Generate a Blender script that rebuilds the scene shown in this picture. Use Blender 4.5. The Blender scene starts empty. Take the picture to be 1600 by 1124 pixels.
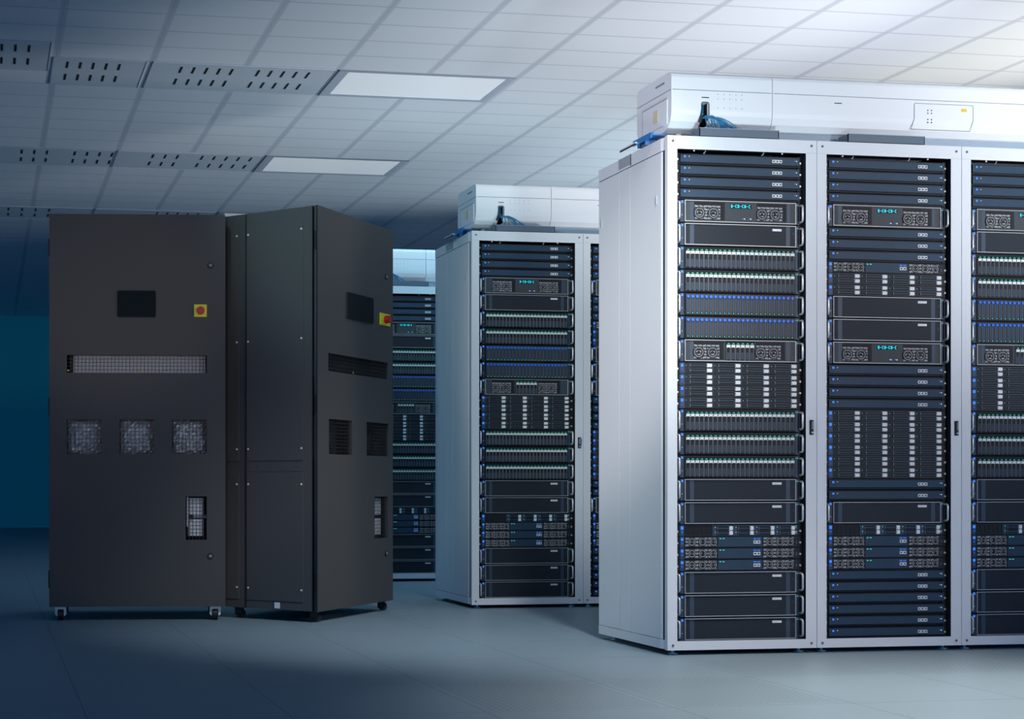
import bpy, math, random
from math import sin, cos, pi, radians
random.seed(4)
S = bpy.context.scene
COL = S.collection

# ---------------------------------------------------------------- camera (room axes: x along the rows, y away)
YAW = math.atan(0.1473)                     # the camera looks a little to the right of the room's y axis
CY, SY = cos(YAW), sin(YAW)
CAMZ = 0.688
def room(X, Z):                             # camera-relative right/forward distances -> room x, y
    return (X*CY + Z*SY, -X*SY + Z*CY)
cam = bpy.data.cameras.new('camera'); co = bpy.data.objects.new('camera', cam); COL.objects.link(co)
co.location = (0, 0, CAMZ); co.rotation_euler = (pi/2, 0, -YAW)
cam.sensor_width = 36; cam.lens = 2165/1600*36
cam.shift_x = 501/1600; cam.shift_y = 195/1600
cam.clip_start = 0.05; cam.clip_end = 100
S.camera = co

# ---------------------------------------------------------------- materials
def mat(name, col, rough=0.5, metal=0.0, spec=0.5, emit=None, estr=0.0, noise=0.0, nscale=40, bump=0.0, bscale=60, alpha=None):
    m = bpy.data.materials.new(name); m.use_nodes = True
    nt = m.node_tree; b = nt.nodes['Principled BSDF']
    b.inputs['Base Color'].default_value = (*col, 1)
    b.inputs['Roughness'].default_value = rough
    b.inputs['Metallic'].default_value = metal
    b.inputs['Specular IOR Level'].default_value = spec
    if emit:
        b.inputs['Emission Color'].default_value = (*emit, 1)
        b.inputs['Emission Strength'].default_value = estr
    if noise or bump:
        tc = nt.nodes.new('ShaderNodeTexCoord')
    if noise:
        n = nt.nodes.new('ShaderNodeTexNoise'); n.inputs['Scale'].default_value = nscale; n.inputs['Detail'].default_value = 4
        nt.links.new(tc.outputs['Object'], n.inputs['Vector'])
        r = nt.nodes.new('ShaderNodeMapRange'); r.inputs['To Min'].default_value = 1-noise; r.inputs['To Max'].default_value = 1+noise
        nt.links.new(n.outputs['Fac'], r.inputs['Value'])
        v = nt.nodes.new('ShaderNodeVectorMath'); v.operation = 'SCALE'; v.inputs[0].default_value = col
        nt.links.new(r.outputs['Result'], v.inputs['Scale']); nt.links.new(v.outputs['Vector'], b.inputs['Base Color'])
    if bump:
        n2 = nt.nodes.new('ShaderNodeTexNoise'); n2.inputs['Scale'].default_value = bscale; n2.inputs['Detail'].default_value = 3
        nt.links.new(tc.outputs['Object'], n2.inputs['Vector'])
        bp = nt.nodes.new('ShaderNodeBump'); bp.inputs['Strength'].default_value = bump; bp.inputs['Distance'].default_value = 0.01
        nt.links.new(n2.outputs['Fac'], bp.inputs['Height']); nt.links.new(bp.outputs['Normal'], b.inputs['Normal'])
    return m
M = dict(
    white=mat('white_powder_coat', (.76, .775, .80), .45, noise=.02, nscale=90),
    white2=mat('white_plastic', (.86, .865, .88), .4),
    seam=mat('grey_seam', (.22, .24, .28), .6),
    gap=mat('dark_gap', (.02, .025, .035), .7),
    black=mat('black_interior', (.006, .007, .009), .7),
    ear=mat('charcoal_steel', (.016, .018, .022), .5, spec=.25),
    slate=mat('slate_blue_face', (.030, .058, .096), .45, spec=.25, noise=.10, nscale=25),
    navy=mat('navy_plastic', (.022, .045, .085), .45),
    grey=mat('grey_face', (.060, .066, .074), .5, spec=.25, noise=.06, nscale=30),
    dark=mat('dark_face', (.024, .029, .038), .5, spec=.2, noise=.10, nscale=60),
    band=mat('blue_band', (.035, .060, .095), .45),
    silver=mat('silver_edge', (.42, .42, .42), .4, .3),
    chrome=mat('satin_chrome', (.62, .63, .65), .3, .45),
    light=mat('light_grey_vane', (.30, .30, .31), .5),
    mid=mat('mid_grey_vane', (.20, .20, .21), .5),
    clip=mat('white_clip', (.82, .82, .83), .4),
    green=mat('green_tab', (.0, .17, .085), .4),
    tan=mat('tan_separator', (.16, .14, .11), .5),
    caddy=mat('caddy_body', (.010, .014, .020), .5, spec=.25),
    caddy2=mat('caddy_panel', (.040, .060, .088), .45, spec=.25),
    blue=mat('blue_button', (.02, .14, .65), .4, emit=(.02, .16, .9), estr=.08),
    bled=mat('blue_power_light', (.03, .16, .8), .4, emit=(.05, .25, 1), estr=.7),
    wled=mat('white_light_dot', (.8, .8, .85), .4, emit=(.8, .85, 1), estr=.5),
    cyan=mat('cyan_display', (.0, .5, .6), .4, emit=(.0, .75, .9), estr=.9),
    gled=mat('green_light_dot', (.05, .6, .5), .4, emit=(.1, .9, .7), estr=.5),
    lab=mat('white_label', (.8, .8, .82), .5),
    cab=mat('black_cabinet_paint', (.075, .073, .070), .55, spec=.25, noise=.06, nscale=120),
    cabside=mat('black_cabinet_panel', (.085, .083, .080), .55, spec=.25, noise=.06, nscale=120),
    glass=mat('screen_glass', (.010, .016, .019), .6, spec=.06),
    yellow=mat('yellow_plate', (.80, .72, .02), .45),
    red=mat('red_knob', (.55, .01, .012), .35),
    rubber=mat('black_rubber', (.012, .012, .012), .6),
    steel=mat('zinc_steel', (.82, .81, .79), .45, .1),
    foil=mat('crumpled_foil', (.60, .59, .57), .35, .35, noise=.35, nscale=30, bump=1.0, bscale=28),
    foam=mat('grey_insulation', (.55, .54, .52), .8, noise=.15, nscale=80, bump=.4, bscale=120),
    wire=mat('black_wire', (.035, .035, .035), .5),
    roll=mat('white_filter_roll', (.80, .80, .78), .6, noise=.06, nscale=30),
    tray=mat('blue_grey_tray', (.10, .14, .19), .45),
    rail=mat('blue_grey_rail', (.30, .38, .46), .45),
    bracket=mat('bright_blue_bracket', (.03, .20, .50), .4),
    cable=mat('blue_cable', (.03, .22, .42), .4),
    orange=mat('yellow_sticker', (.85, .55, .03), .5),
    cream=mat('faded_orange_sticker', (.80, .66, .42), .5),
    foot=mat('levelling_foot', (.25, .45, .52), .35, .4),
    diff=mat('lamp_diffuser', (.9, .9, .9), .5, emit=(.86, .93, .97), estr=.18),
    frame=mat('lamp_frame', (.50, .54, .60), .5),
    vent=mat('vent_panel', (.62, .66, .69), .5),
)

# ---------------------------------------------------------------- mesh building
class MB:
    def __init__(s): s.v = []; s.f = []; s.m = []; s.mats = []; s.sm = []
    def mi(s, m):
        m = M[m] if isinstance(m, str) else m
        if m not in s.mats: s.mats.append(m)
        return s.mats.index(m)
    def add(s, vs, fs, m, smooth=False):
        o = len(s.v); i = s.mi(m); s.v += [tuple(p) for p in vs]
        for f in fs: s.f.append(tuple(o+k for k in f)); s.m.append(i); s.sm.append(smooth)
    def box(s, x0, x1, y0, y1, z0, z1, m):
        s.add([(x0,y0,z0),(x1,y0,z0),(x1,y1,z0),(x0,y1,z0),(x0,y0,z1),(x1,y0,z1),(x1,y1,z1),(x0,y1,z1)],
              [(0,3,2,1),(4,5,6,7),(0,1,5,4),(1,2,6,5),(2,3,7,6),(3,0,4,7)], m)
        return s
    def cyl(s, c, r, h, axis, m, n=16, r2=None):     # from c along the axis by h
        r2 = r if r2 is None else r2
        ax = {'x':((0,1,0),(0,0,1),(1,0,0)),'y':((0,0,1),(1,0,0),(0,1,0)),'z':((1,0,0),(0,1,0),(0,0,1))}[axis]
        vs = []
        for k,(rr,hh) in enumerate(((r,0),(r2,h))):
            for i in range(n):
                a = 2*pi*i/n
                vs.append(tuple(c[j]+ax[0][j]*cos(a)*rr+ax[1][j]*sin(a)*rr+ax[2][j]*hh for j in range(3)))
        s.add(vs, [(i,(i+1)%n,n+(i+1)%n,n+i) for i in range(n)], m, n > 8)
        s.add(vs, [tuple(range(n-1,-1,-1)), tuple(range(n,2*n))], m)
        return s
    def ring(s, c, r0, r1, y0, m, n=20):             # flat ring in the x-z plane facing -y, 1 mm thick
        vs = []
        for rr in (r0, r1):
            for yy in (y0, y0+.001):
                vs += [(c[0]+cos(2*pi*i/n)*rr, yy, c[1]+sin(2*pi*i/n)*rr) for i in range(n)]
        fs = []
        for i in range(n):
            j = (i+1) % n
            fs += [(i,j,2*n+j,2*n+i),(n+i,3*n+i,3*n+j,n+j),(2*n+i,2*n+j,3*n+j,3*n+i),(i,n+i,n+j,j)]
        s.add(vs, fs, m); return s
    def tube(s, pts, r, m, n=8, smooth=True):
        from mathutils import Vector
        P = [Vector(p) for p in pts]; vs = []
        up = None
        for i, p in enumerate(P):
            d = (P[min(i+1,len(P)-1)]-P[max(i-1,0)]).normalized()
            if up is None: up = d.orthogonal().normalized()
            up = (up - d*up.dot(d))
            up = up.normalized() if up.length > 1e-6 else d.orthogonal().normalized()
            w = d.cross(up)
            for k in range(n):
                a = 2*pi*k/n; vs.append(tuple(p+up*cos(a)*r+w*sin(a)*r))
        L = len(P)
        fs = [(i*n+k, i*n+(k+1)%n, (i+1)*n+(k+1)%n, (i+1)*n+k) for i in range(L-1) for k in range(n)]
        s.add(vs, fs, m, smooth)
        s.add(vs, [tuple(range(n-1,-1,-1)), tuple(range((L-1)*n, L*n))], m)
        return s
    def prism(s, prof, x0, x1, m, flip=False):       # profile in (y,z) extruded along x
        n = len(prof)
        vs = [(x0,y,z) for y,z in prof]+[(x1,y,z) for y,z in prof]
        s.add(vs, [(i,(i+1)%n,n+(i+1)%n,n+i) for i in range(n)], m)
        s.add(vs, [tuple(range(n-1,-1,-1)), tuple(range(n,2*n))], m)
        return s
    def prism_y(s, prof, y0, y1, m):                 # profile in (x,z) extruded along y
        n = len(prof)
        vs = [(x,y0,z) for x,z in prof]+[(x,y1,z) for x,z in prof]
        s.add(vs, [(i,(i+1)%n,n+(i+1)%n,n+i) for i in range(n)], m)
        s.add(vs, [tuple(range(n-1,-1,-1)), tuple(range(n,2*n))], m)
        return s
    def prism_z(s, prof, z0, z1, m):                 # profile in (x,y) extruded along z
        n = len(prof)
        vs = [(x,y,z0) for x,y in prof]+[(x,y,z1) for x,y in prof]
        s.add(vs, [(i,(i+1)%n,n+(i+1)%n,n+i) for i in range(n)], m)
        s.add(vs, [tuple(range(n-1,-1,-1)), tuple(range(n,2*n))], m)
        return s
    def holed(s, x0, x1, y0, y1, z0, z1, holes, m, inner=None):   # a plate in x-z with rectangular through holes
        inner = inner or m
        xs = sorted({x0, x1, *[h[0] for h in holes], *[h[1] for h in holes]})
        zs = sorted({z0, z1, *[h[2] for h in holes], *[h[3] for h in holes]})
        inh = lambda x, z: any(h[0] < x < h[1] and h[2] < z < h[3] for h in holes)
        solid = {}
        for i in range(len(xs)-1):
            for j in range(len(zs)-1):
                solid[i,j] = not inh((xs[i]+xs[i+1])/2, (zs[j]+zs[j+1])/2)
        for (i,j), so in solid.items():
            if not so: continue
            a, b, c, d = xs[i], xs[i+1], zs[j], zs[j+1]
            s.add([(a,y0,c),(b,y0,c),(b,y0,d),(a,y0,d)], [(0,1,2,3)], m)
            s.add([(a,y1,c),(b,y1,c),(b,y1,d),(a,y1,d)], [(3,2,1,0)], m)
            for (di,dj,q) in ((-1,0,[(a,y0,c),(a,y0,d),(a,y1,d),(a,y1,c)]),(1,0,[(b,y0,c),(b,y1,c),(b,y1,d),(b,y0,d)]),
                              (0,-1,[(a,y0,c),(a,y1,c),(b,y1,c),(b,y0,c)]),(0,1,[(a,y0,d),(b,y0,d),(b,y1,d),(a,y1,d)])):
                nb = (i+di, j+dj)
                if nb not in solid: s.add(q, [(0,1,2,3)], m)
                elif not solid[nb]: s.add(q, [(0,1,2,3)], inner)
        return s
    def mesh(s, name):
        me = bpy.data.meshes.new(name); me.from_pydata(s.v, [], s.f)
        for m in s.mats: me.materials.append(m)
        me.polygons.foreach_set('material_index', s.m)
        me.polygons.foreach_set('use_smooth', s.sm)
        me.update(); return me
    def build(s, name, parent=None, loc=(0,0,0), bevel=0, label=None):
        o = bpy.data.objects.new(name, s.mesh(name)); COL.objects.link(o); o.location = loc
        if parent: o.parent = parent
        if label: o['label'] = label
        if bevel:
            b = o.modifiers.new('bevel', 'BEVEL'); b.width = bevel; b.segments = 2; b.limit_method = 'ANGLE'
        return o
def tag(o, label=None, cat=None, group=None, kind=None):
    if label: o['label'] = label
    if cat: o['category'] = cat
    if group: o['group'] = group
    if kind: o['kind'] = kind
    return o
def empty(name, loc=(0,0,0), rz=0):
    o = bpy.data.objects.new(name, None); COL.objects.link(o)
    o.location = loc; o.rotation_euler.z = rz; o.empty_display_size = .05
    return o
def kids(): 
    d = {}
    for o in COL.objects:
        if o.parent: d.setdefault(o.parent.name, []).append(o)
    return d
def copy_tree(o, KD, parent=None):
    c = o.copy(); COL.objects.link(c)
    c.parent = parent
    for ch in KD.get(o.name, ()): copy_tree(ch, KD, c)
    return c

# ---------------------------------------------------------------- the rack units
U = 0.0470
WU = 0.5586
X1 = 0.5586
def dots(mb, pts, r, y, m, d=.0015):
    for (x, z) in pts: mb.cyl((x, y-d, z), r, d, 'y', m, 8)
def sq(mb, x, z, w, h, y, m, d=.0015):
    mb.box(x-w/2, x+w/2, y-d, y, z-h/2, z+h/2, m)
def part(mb, name, parent, loc=(0,0,0), label=None, bevel=0):
    return mb.build(name, parent, loc, bevel, label)
def port_mesh(s=.012):
    p = MB(); t = s*.22
    p.holed(-s/2, s/2, -.0035, 0, -s/2, s/2, [(-s/2+t, s/2-t, -s/2+t, s/2-t)], 'clip')
    p.box(-s/2+t, s/2-t, -.001, 0, -s/2+t, s/2-t, 'black')
    return p
def chassis(h, big):
    c = MB()
    c.box(.018, X1-.018, .004, .46, .0015, h-.0015, 'ear')
    # ears
    c.box(0, .022, 0, .003, .001, h-.001, 'ear'); c.box(X1-.022, X1, 0, .003, .001, h-.001, 'ear')
    return c
def screws(t, h):
    n = 1
    for x in (.0125, X1-.010):
        s = MB(); s.cyl((0,-.004,0), .0042, .0045, 'y', 'chrome', 10, .005)
        part(s, 'screw', t, (x, 0, h*.42))
def handle(t, x, h, left):
    s = MB(); r = .0045; y = -.021; z0 = h*.14; z1 = h*.86
    s.tube([(0,0,z0),(0,y*.6,z0),(0,y*.9,z0+.003),(0,y,z0+.009),(0,y,z1-.009),(0,y*.9,z1-.003),(0,y*.6,z1),(0,0,z1)], r, 'chrome', 8)
    part(s, 'handle', t, (x, 0, 0))
def big_ears(t, h):
    for a, b in ((.025, .0405), (X1-.032, X1-.016)):
        s = MB(); s.box(a, b, -.002, .001, .003, h-.003, 'navy'); part(s, 'control_strip', t)
    b = MB(); sq(b, .033, h-.011, .0085, .0085, -.002, 'bled')
    part(b, 'power_button', t)
    b = MB(); dots(b, [(X1-.0285, h-.012), (X1-.0215, h-.012)], .0016, -.002, 'gled')
    sq(b, X1-.024, h*.5, .005, .010, -.002, 'band')
    dots(b, [(.033, h*.33)], .0012, -.002, 'wled'); sq(b, .033, h*.6, .005, .007, -.002, 'band')
    part(b, 'indicator', t)
    handle(t, .0125, h, True); handle(t, X1-.0105, h, False)
def bezel(t, h):
    s = MB(); a, b = .0422, .527
    s.holed(a, b, -.008, 0, .004, h-.003, [(a+.003, b-.003, .007, h-.006)], 'silver')
    part(s, 'bezel', t)
def fan_grille(x0, x1, z0, z1, cols, rows, fans, m='light', hole='black', y=-.003, fr=.9):
    g = MB(); g.box(x0, x1, y, y+.003, z0, z1, 'ear')
    dx = (x1-x0)/cols; dz = (z1-z0)/rows
    for i in range(cols):
        for j in range(rows):
            cx = x0+(i+.5)*dx; cz = z0+(j+.5)*dz
            if j == rows-1 and rows > 4:
                g.box(cx-dx*.36, cx+dx*.36, y-.001, y, cz-dz*.25, cz+dz*.25, hole); continue
            k = random.choice((.38, .42, .46))
            if i >= cols-1 and rows > 4:
                g.box(cx-dx*.3, cx+dx*.2, y-.001, y, cz-dz*.25, cz+dz*.3, hole)
                continue
            sl = random.uniform(-.12, .12)*dz
            g.prism_y([(cx-dx*k, cz-dz*.30+sl), (cx+dx*k, cz-dz*.30-sl), (cx+dx*k, cz+dz*.32-sl), (cx-dx*k, cz+dz*.32+sl)], y-.0015, y, m)
    for (fx, fz, r) in fans:
        g.ring((fx, fz), r*.88, r, y-.003, hole); g.ring((fx, fz), r*.50, r*.62, y-.003, hole)
        g.ring((fx, fz), r*.66, r*.84, y-.0025, m if rows < 5 else 'mid')
        g.cyl((fx, y-.003, fz), r*.22, .002, 'y', hole, 10)
    return g
def green_drive(h, w, near):
    b = MB(); hh = h*.84; z0 = h*.06
    b.box(0, w, -.004, 0, z0, z0+hh*.82, 'caddy')
    b.box(w*.20, w*.80, -.0055, -.004, z0+hh*.06, z0+hh*.45, 'caddy2')
    b.box(w*.27, w*.73, -.0052, -.004, z0+hh*.47, z0+hh*.66, 'ear')
    for xx in (w*.02, w*.90): b.box(xx, xx+w*.07, -.0055, -.004, z0+.001, z0+hh*.70, 'mid')
    l = MB(); zc = z0+hh*.70
    l.prism_y([(w*.04, zc), (w*.25, zc+.0015), (w*.75, zc+.0015), (w*.96, zc), (w*.90, zc+.005), (w*.96, zc+.0115), (w*.04, zc+.0115), (w*.10, zc+.005)], -.0085, -.004, 'clip')
    l.prism_y([(w*.12, zc+.012), (w*.88, zc+.012), (w*.84, zc+.0165), (w*.62, zc+.020), (w*.38, zc+.020), (w*.16, zc+.0165)], -.008, -.003, 'green')
    l.box(w*.44, w*.62, -.0085, -.008, zc+.0165, zc+.0185, 'gled')
    return b, l
def blue_drive(h, w):
    b = MB(); z0 = h*.06; z1 = h*.93
    b.box(w*.12, w*.90, -.003, 0, z0, z1, 'caddy2'); b.box(w*.30, w*.70, -.004, -.003, z0+h*.16, z1-h*.22, 'navy')
    b.box(w*.92, w*1.0, -.006, 0, z0, z1, 'tan'); b.box(w*.0, w*.10, -.004, 0, z0, z1, 'caddy')
    b.box(w*.25, w*.75, -.004, -.003, z0+.002, z0+.009, 'caddy')
    b.box(w*.42, w*.60, -.0045, -.004, z0+.004, z0+.007, 'gled')
    l = MB(); l.cyl((w*.50, -.008, z1-h*.105), w*.31, .005, 'y', 'blue', 12, w*.34)
    return b, l
def long_drive(L, h):
    b = MB()
    b.box(0, L*.76, -.004, 0, 0, h, 'caddy'); b.box(L*.03, L*.74, -.005, -.004, h*.30, h*.62, 'caddy2')
    b.box(0, L*.025, -.0055, -.004, h*.1, h*.9, 'mid')
    l = MB()
    l.prism_y([(L*.76, h*.02), (L*.97, h*.02), (L, h*.2), (L, h*.8), (L*.97, h*.98), (L*.76, h*.98), (L*.80, h*.66), (L*.76, h*.5), (L*.80, h*.34)], -.0085, 0, 'clip')
    return b, l
def put_drives(t, bl, spots, near, lname='latch'):
    b, l = bl
    if near:
        bm_, lm_ = b.mesh('drive'), l.mesh(lname)
    else:
        o = len(b.v); b.v += l.v
        for f, mi, sm in zip(l.f, l.m, l.sm):
            b.f.append(tuple(o+k for k in f)); b.m.append(b.mi(l.mats[mi])); b.sm.append(sm)
        bm_ = b.mesh('drive')
    for (x, z) in spots:
        d = bpy.data.objects.new('drive', bm_); COL.objects.link(d); d.parent = t; d.location = (x, 0, z)
        if near:
            e = bpy.data.objects.new(lname, lm_); COL.objects.link(e); e.parent = d

def make_unit(kind, near):
    t = empty({'slim':'network_switch','lcd':'storage_controller','blank':'server_unit','green':'drive_shelf','blue':'drive_shelf',
               'fan6':'storage_server','eight':'rack_server','mixed':'rack_server','ports':'fan_cooled_server'}[kind])
    n = 1 if kind in ('slim','eight','mixed','ports') else 2
    h = n*U
    c = chassis(h, n == 2)
    part(c, 'chassis', t)
    if n == 2: big_ears(t, h)
    else: screws(t, h)
    if kind == 'slim':
        z0, z1 = h*.20, h*.86
        f = MB(); f.box(.0253, .5438, -.004, .004, z0, z1, 'slate')
        part(f, 'faceplate', t, bevel=.0008)
        b = MB(); sq(b, .043, z1-.009, .013, .012, -.004, 'navy', .001); sq(b, .043, z1-.009, .0075, .0075, -.005, 'bled'); part(b, 'power_button', t)
        pm = port_mesh(.0125).mesh('port')
        for x in (.4297, .4446, .4590):
            o = bpy.data.objects.new('port', pm); COL.objects.link(o); o.parent = t; o.location = (x, -.004, h*.50)
        b = MB(); dots(b, [(.0625, z1-.008)], .0016, -.004, 'wled'); dots(b, [(.531, z1-.013)], .002, -.004, 'wled'); dots(b, [(.524, z1-.012)], .0016, -.004, 'bled'); part(b, 'indicator', t)
        s = MB(); s.box(.0253, .5438, .0, .004, .0025, h*.11, 'ear'); part(s, 'spacer_bar', t)
    if kind in ('lcd', 'fan6', 'blank'):
        bezel(t, h)
        f = MB(); f.box(.045, .524, -.003, .004, .006, h-.005, 'dark' if kind == 'blank' else 'grey')
        f.box(.066, .084, -.0035, -.003, .007, h-.006, 'band'); f.box(.485, .503, -.0035, -.003, .007, h-.006, 'band')
        sq(f, .517, h*.62, .005, .010, -.003, 'navy')
        part(f, 'faceplate', t)
    if kind == 'blank':
        b = MB(); sq(b, .4450, h-.021, .040, .0095, -.003, 'lab', .0012); b.box(.431, .449, -.0045, -.0042, h-.0225, h-.0205, 'chrome')
        part(b, 'label_plate', t)
    if kind in ('lcd', 'fan6'):
        if kind == 'lcd':
            A = [(.085, .217), (.357, .488)]
        else:
            A = [(.082, .212), (.352, .480)]
        for i, (a, b_) in enumerate(A):
            w = b_-a
            g = fan_grille(a, b_, h*.14, h*.90, 7, 6, [(a+w*.16, h*.43, h*.26), (a+w*(.62 if i == 0 else .60), h*.43, h*.26)], 'light', y=-.004)
            part(g, 'fan_grille', t)
    if kind == 'lcd':
        d = MB(); d.box(.241, .332, -.0045, -.003, h*.665, h*.845, 'black')
        segs = {'8':'abcdefg','-':'g','3':'abcdg','(':'adef'}
        x = .2435; zc = h*.755
        for ch in '8-(8-(8-(':
            w, hh, t_ = .0066, .0120, .0018
            sg = {'a':(0,w,hh/2-t_,hh/2),'g':(0,w,-t_/2,t_/2),'d':(0,w,-hh/2,-hh/2+t_),'f':(0,t_,0,hh/2),'b':(w-t_,w,0,hh/2),'e':(0,t_,-hh/2,0),'c':(w-t_,w,-hh/2,0)}
            for q in segs[ch]:
                a = sg[q]; d.box(x+a[0], x+a[1], -.0052, -.0045, zc+a[2], zc+a[3], 'cyan')
            x += .0097
        part(d, 'display', t, label='cyan lit digit display')
        b = MB(); dots(b, [(.303, h*.22), (.330, h*.22)], .0022, -.003, 'wled'); dots(b, [(.297, h*.23), (.323, h*.23)], .0018, -.003, 'bled'); part(b, 'indicator', t)
    if kind == 'fan6':
        w = .0205
        f = MB(); f.box(.2195, .3475, -.0035, -.003, h*.09, h*.93, 'black'); part(f, 'drive_bay', t)
        b, l = green_drive(h*.93, w*.90, near)
        sp = [(.2225+i*w, h*.03) for i in range(6)]
        put_drives(t, (b, l), sp, near)
    if kind in ('green', 'blue'):
        f = MB(); a, b_ = .0422, .527
        f.box(a, b_, -.001, .004, .003, h-.003, 'caddy')
        part(f, 'faceplate', t)
        w = (b_-a-.010)/24
        bl = green_drive(h, w*.94, near) if kind == 'green' else blue_drive(h, w)
        put_drives(t, bl, [(a+.005+i*w, -.0) for i in range(24)], near, 'latch' if kind == 'green' else 'button')
    if kind == 'eight':
        f = MB(); f.box(.022, .5375, -.001, .004, .0015, h-.001, 'grey')
        for x in (.0465, .170, .294, .4170): f.box(x, x+.016, -.002, -.001, .003, h-.003, 'dark'); dots(f, [(x+.004, h*.72)], .0012, -.002, 'gled')
        f.box(.0245, .0415, -.002, -.001, .001, h-.001, 'navy')
        part(f, 'faceplate', t)
        b = MB(); sq(b, .033, h*.72, .011, .012, -.002, 'bled', .001); b.holed(.0285, .0375, -.003, -.002, h*.24, h*.48, [(.030, .036, h*.29, h*.43)], 'blue'); part(b, 'power_button', t)
        bl = long_drive(.094, h*.31)
        put_drives(t, bl, [(x, z) for x in (.0655, .189, .3125, .4345) for z in (h*.13, h*.57)], near)
    if kind == 'mixed':
        f = MB(); f.box(.022, .5375, -.001, .004, .0015, h-.001, 'navy'); f.box(.0245, .0415, -.002, -.001, .001, h-.001, 'navy')
        dots(f, [(x+.005, z) for x in (.172, .262, .353, .443) for z in (h*.34, h*.76)], .0016, -.001, 'gled')
        dots(f, [(.530, h*.72), (.530, h*.85)], .0016, -.001, 'gled'); f.cyl((.530, -.003, h*.32), .0048, .003, 'y', 'clip', 12); f.cyl((.530, -.004, h*.32), .0028, .003, 'y', 'band', 12)
        part(f, 'faceplate', t)
        g = MB(); xs = [.047+i*.0198 for i in range(6)]
        holes = [(x, x+.0155, z, z+h*.21) for x in xs for z in (h*.13, h*.41, h*.69)]
        g.holed(.044, .165, -.003, -.001, h*.08, h*.95, holes, 'ear'); g.box(.045, .164, -.0012, -.001, h*.09, h*.94, 'black')
        part(g, 'vent_grille', t)
        b = MB(); sq(b, .033, h*.72, .011, .013, -.002, 'bled', .001); sq(b, .033, h*.36, .008, .011, -.002, 'blue', .001); part(b, 'power_button', t)
        put_drives(t, long_drive(.066, h*.35), [(x, z) for x in (.184, .2745, .365, .4555) for z in (h*.12, h*.52)], near)
    if kind == 'ports':
        f = MB(); f.box(.022, .5375, -.001, .004, .0015, h-.001, 'dark'); f.box(.188, .380, -.003, -.001, h*.10, h*.93, 'slate'); f.box(.0245, .0415, -.002, -.001, .001, h-.001, 'navy')
        sq(f, .5315, h*.42, .006, .014, -.001, 'band')
        part(f, 'faceplate', t)
        b = MB(); sq(b, .033, h*.74, .010, .011, -.002, 'bled', .001); sq(b, .033, h*.40, .007, .010, -.002, 'blue', .001); part(b, 'power_button', t)
        for a, b_ in ((.0455, .184), (.385, .520)):
            w = b_-a
            g = fan_grille(a, b_, h*.10, h*.93, 7, 3, [(a+w*.21, h*.52, h*.37), (a+w*.54, h*.52, h*.37), (a+w*.88, h*.50, h*.37)], 'light', y=-.002)
            part(g, 'fan_grille', t)
        pm = port_mesh(.013).mesh('port')
        for x in (.3485, .364):
            o = bpy.data.objects.new('port', pm); COL.objects.link(o); o.parent = t; o.location = (x, -.003, h*.48)
        b = MB(); [sq(b, x, h*.80, .007, .003, -.003, 'gled') for x in (.198, .212)]; [sq(b, x, h*.77, .004, .004, -.003, 'bled') for x in (.345, .351, .361, .368)]; part(b, 'indicator', t)
    return t

LIST_A = ['slim']*4+['lcd','blank','green','green','blue','blue','fan6']+['eight']*4+['green']*3+['blank']*2+['mixed']+['ports']*3+['blank']*3
LIST_B = ['slim']*4+['lcd']+['slim']*3+['ports']+['eight']*2+['blank']*2+['lcd']+['slim']*4+['eight']*6+['slim']*2+['blank','mixed']+['ports']*3+['slim']*6
LOOK = dict(slim='slim slate-blue unit with three ports', lcd='fan-grilled unit with cyan digits', blank='plain dark unit with white label',
            green='shelf of green-tipped drives', blue='shelf of blue-buttoned drives', fan6='grilled unit with six green-tipped drives',
            eight='slim unit of eight white-latched drives', mixed='slim unit of drives beside black vent', ports='slim unit between light fan grilles')
CAT = dict(slim='network switch', lcd='storage controller', blank='server', green='drive shelf', blue='drive shelf', fan6='server', eight='server', mixed='server', ports='server')
GRP = dict(slim='slim slate-blue three-port units', lcd='units with cyan digits and fan grilles', blank='plain dark units with white label', green='shelves of green-tipped drives',
           blue='shelves of blue-buttoned drives', fan6='grilled units with six green-tipped drives', eight='slim units of eight drives', mixed='slim units with drives beside a vent', ports='slim units with light fan grilles')
ORD = ['top','second','third','fourth','fifth','sixth','seventh','eighth','ninth','tenth','eleventh','twelfth','thirteenth','fourteenth','fifteenth','sixteenth','seventeenth',
       'eighteenth','nineteenth','twentieth','twenty-first','twenty-second','twenty-third','twenty-fourth','twenty-fifth','twenty-sixth','twenty-seventh','twenty-eighth','twenty-ninth','thirtieth','thirty-first','thirty-second','thirty-third','thirty-fourth','thirty-fifth','thirty-sixth','thirty-seventh','thirty-eighth']

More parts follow.
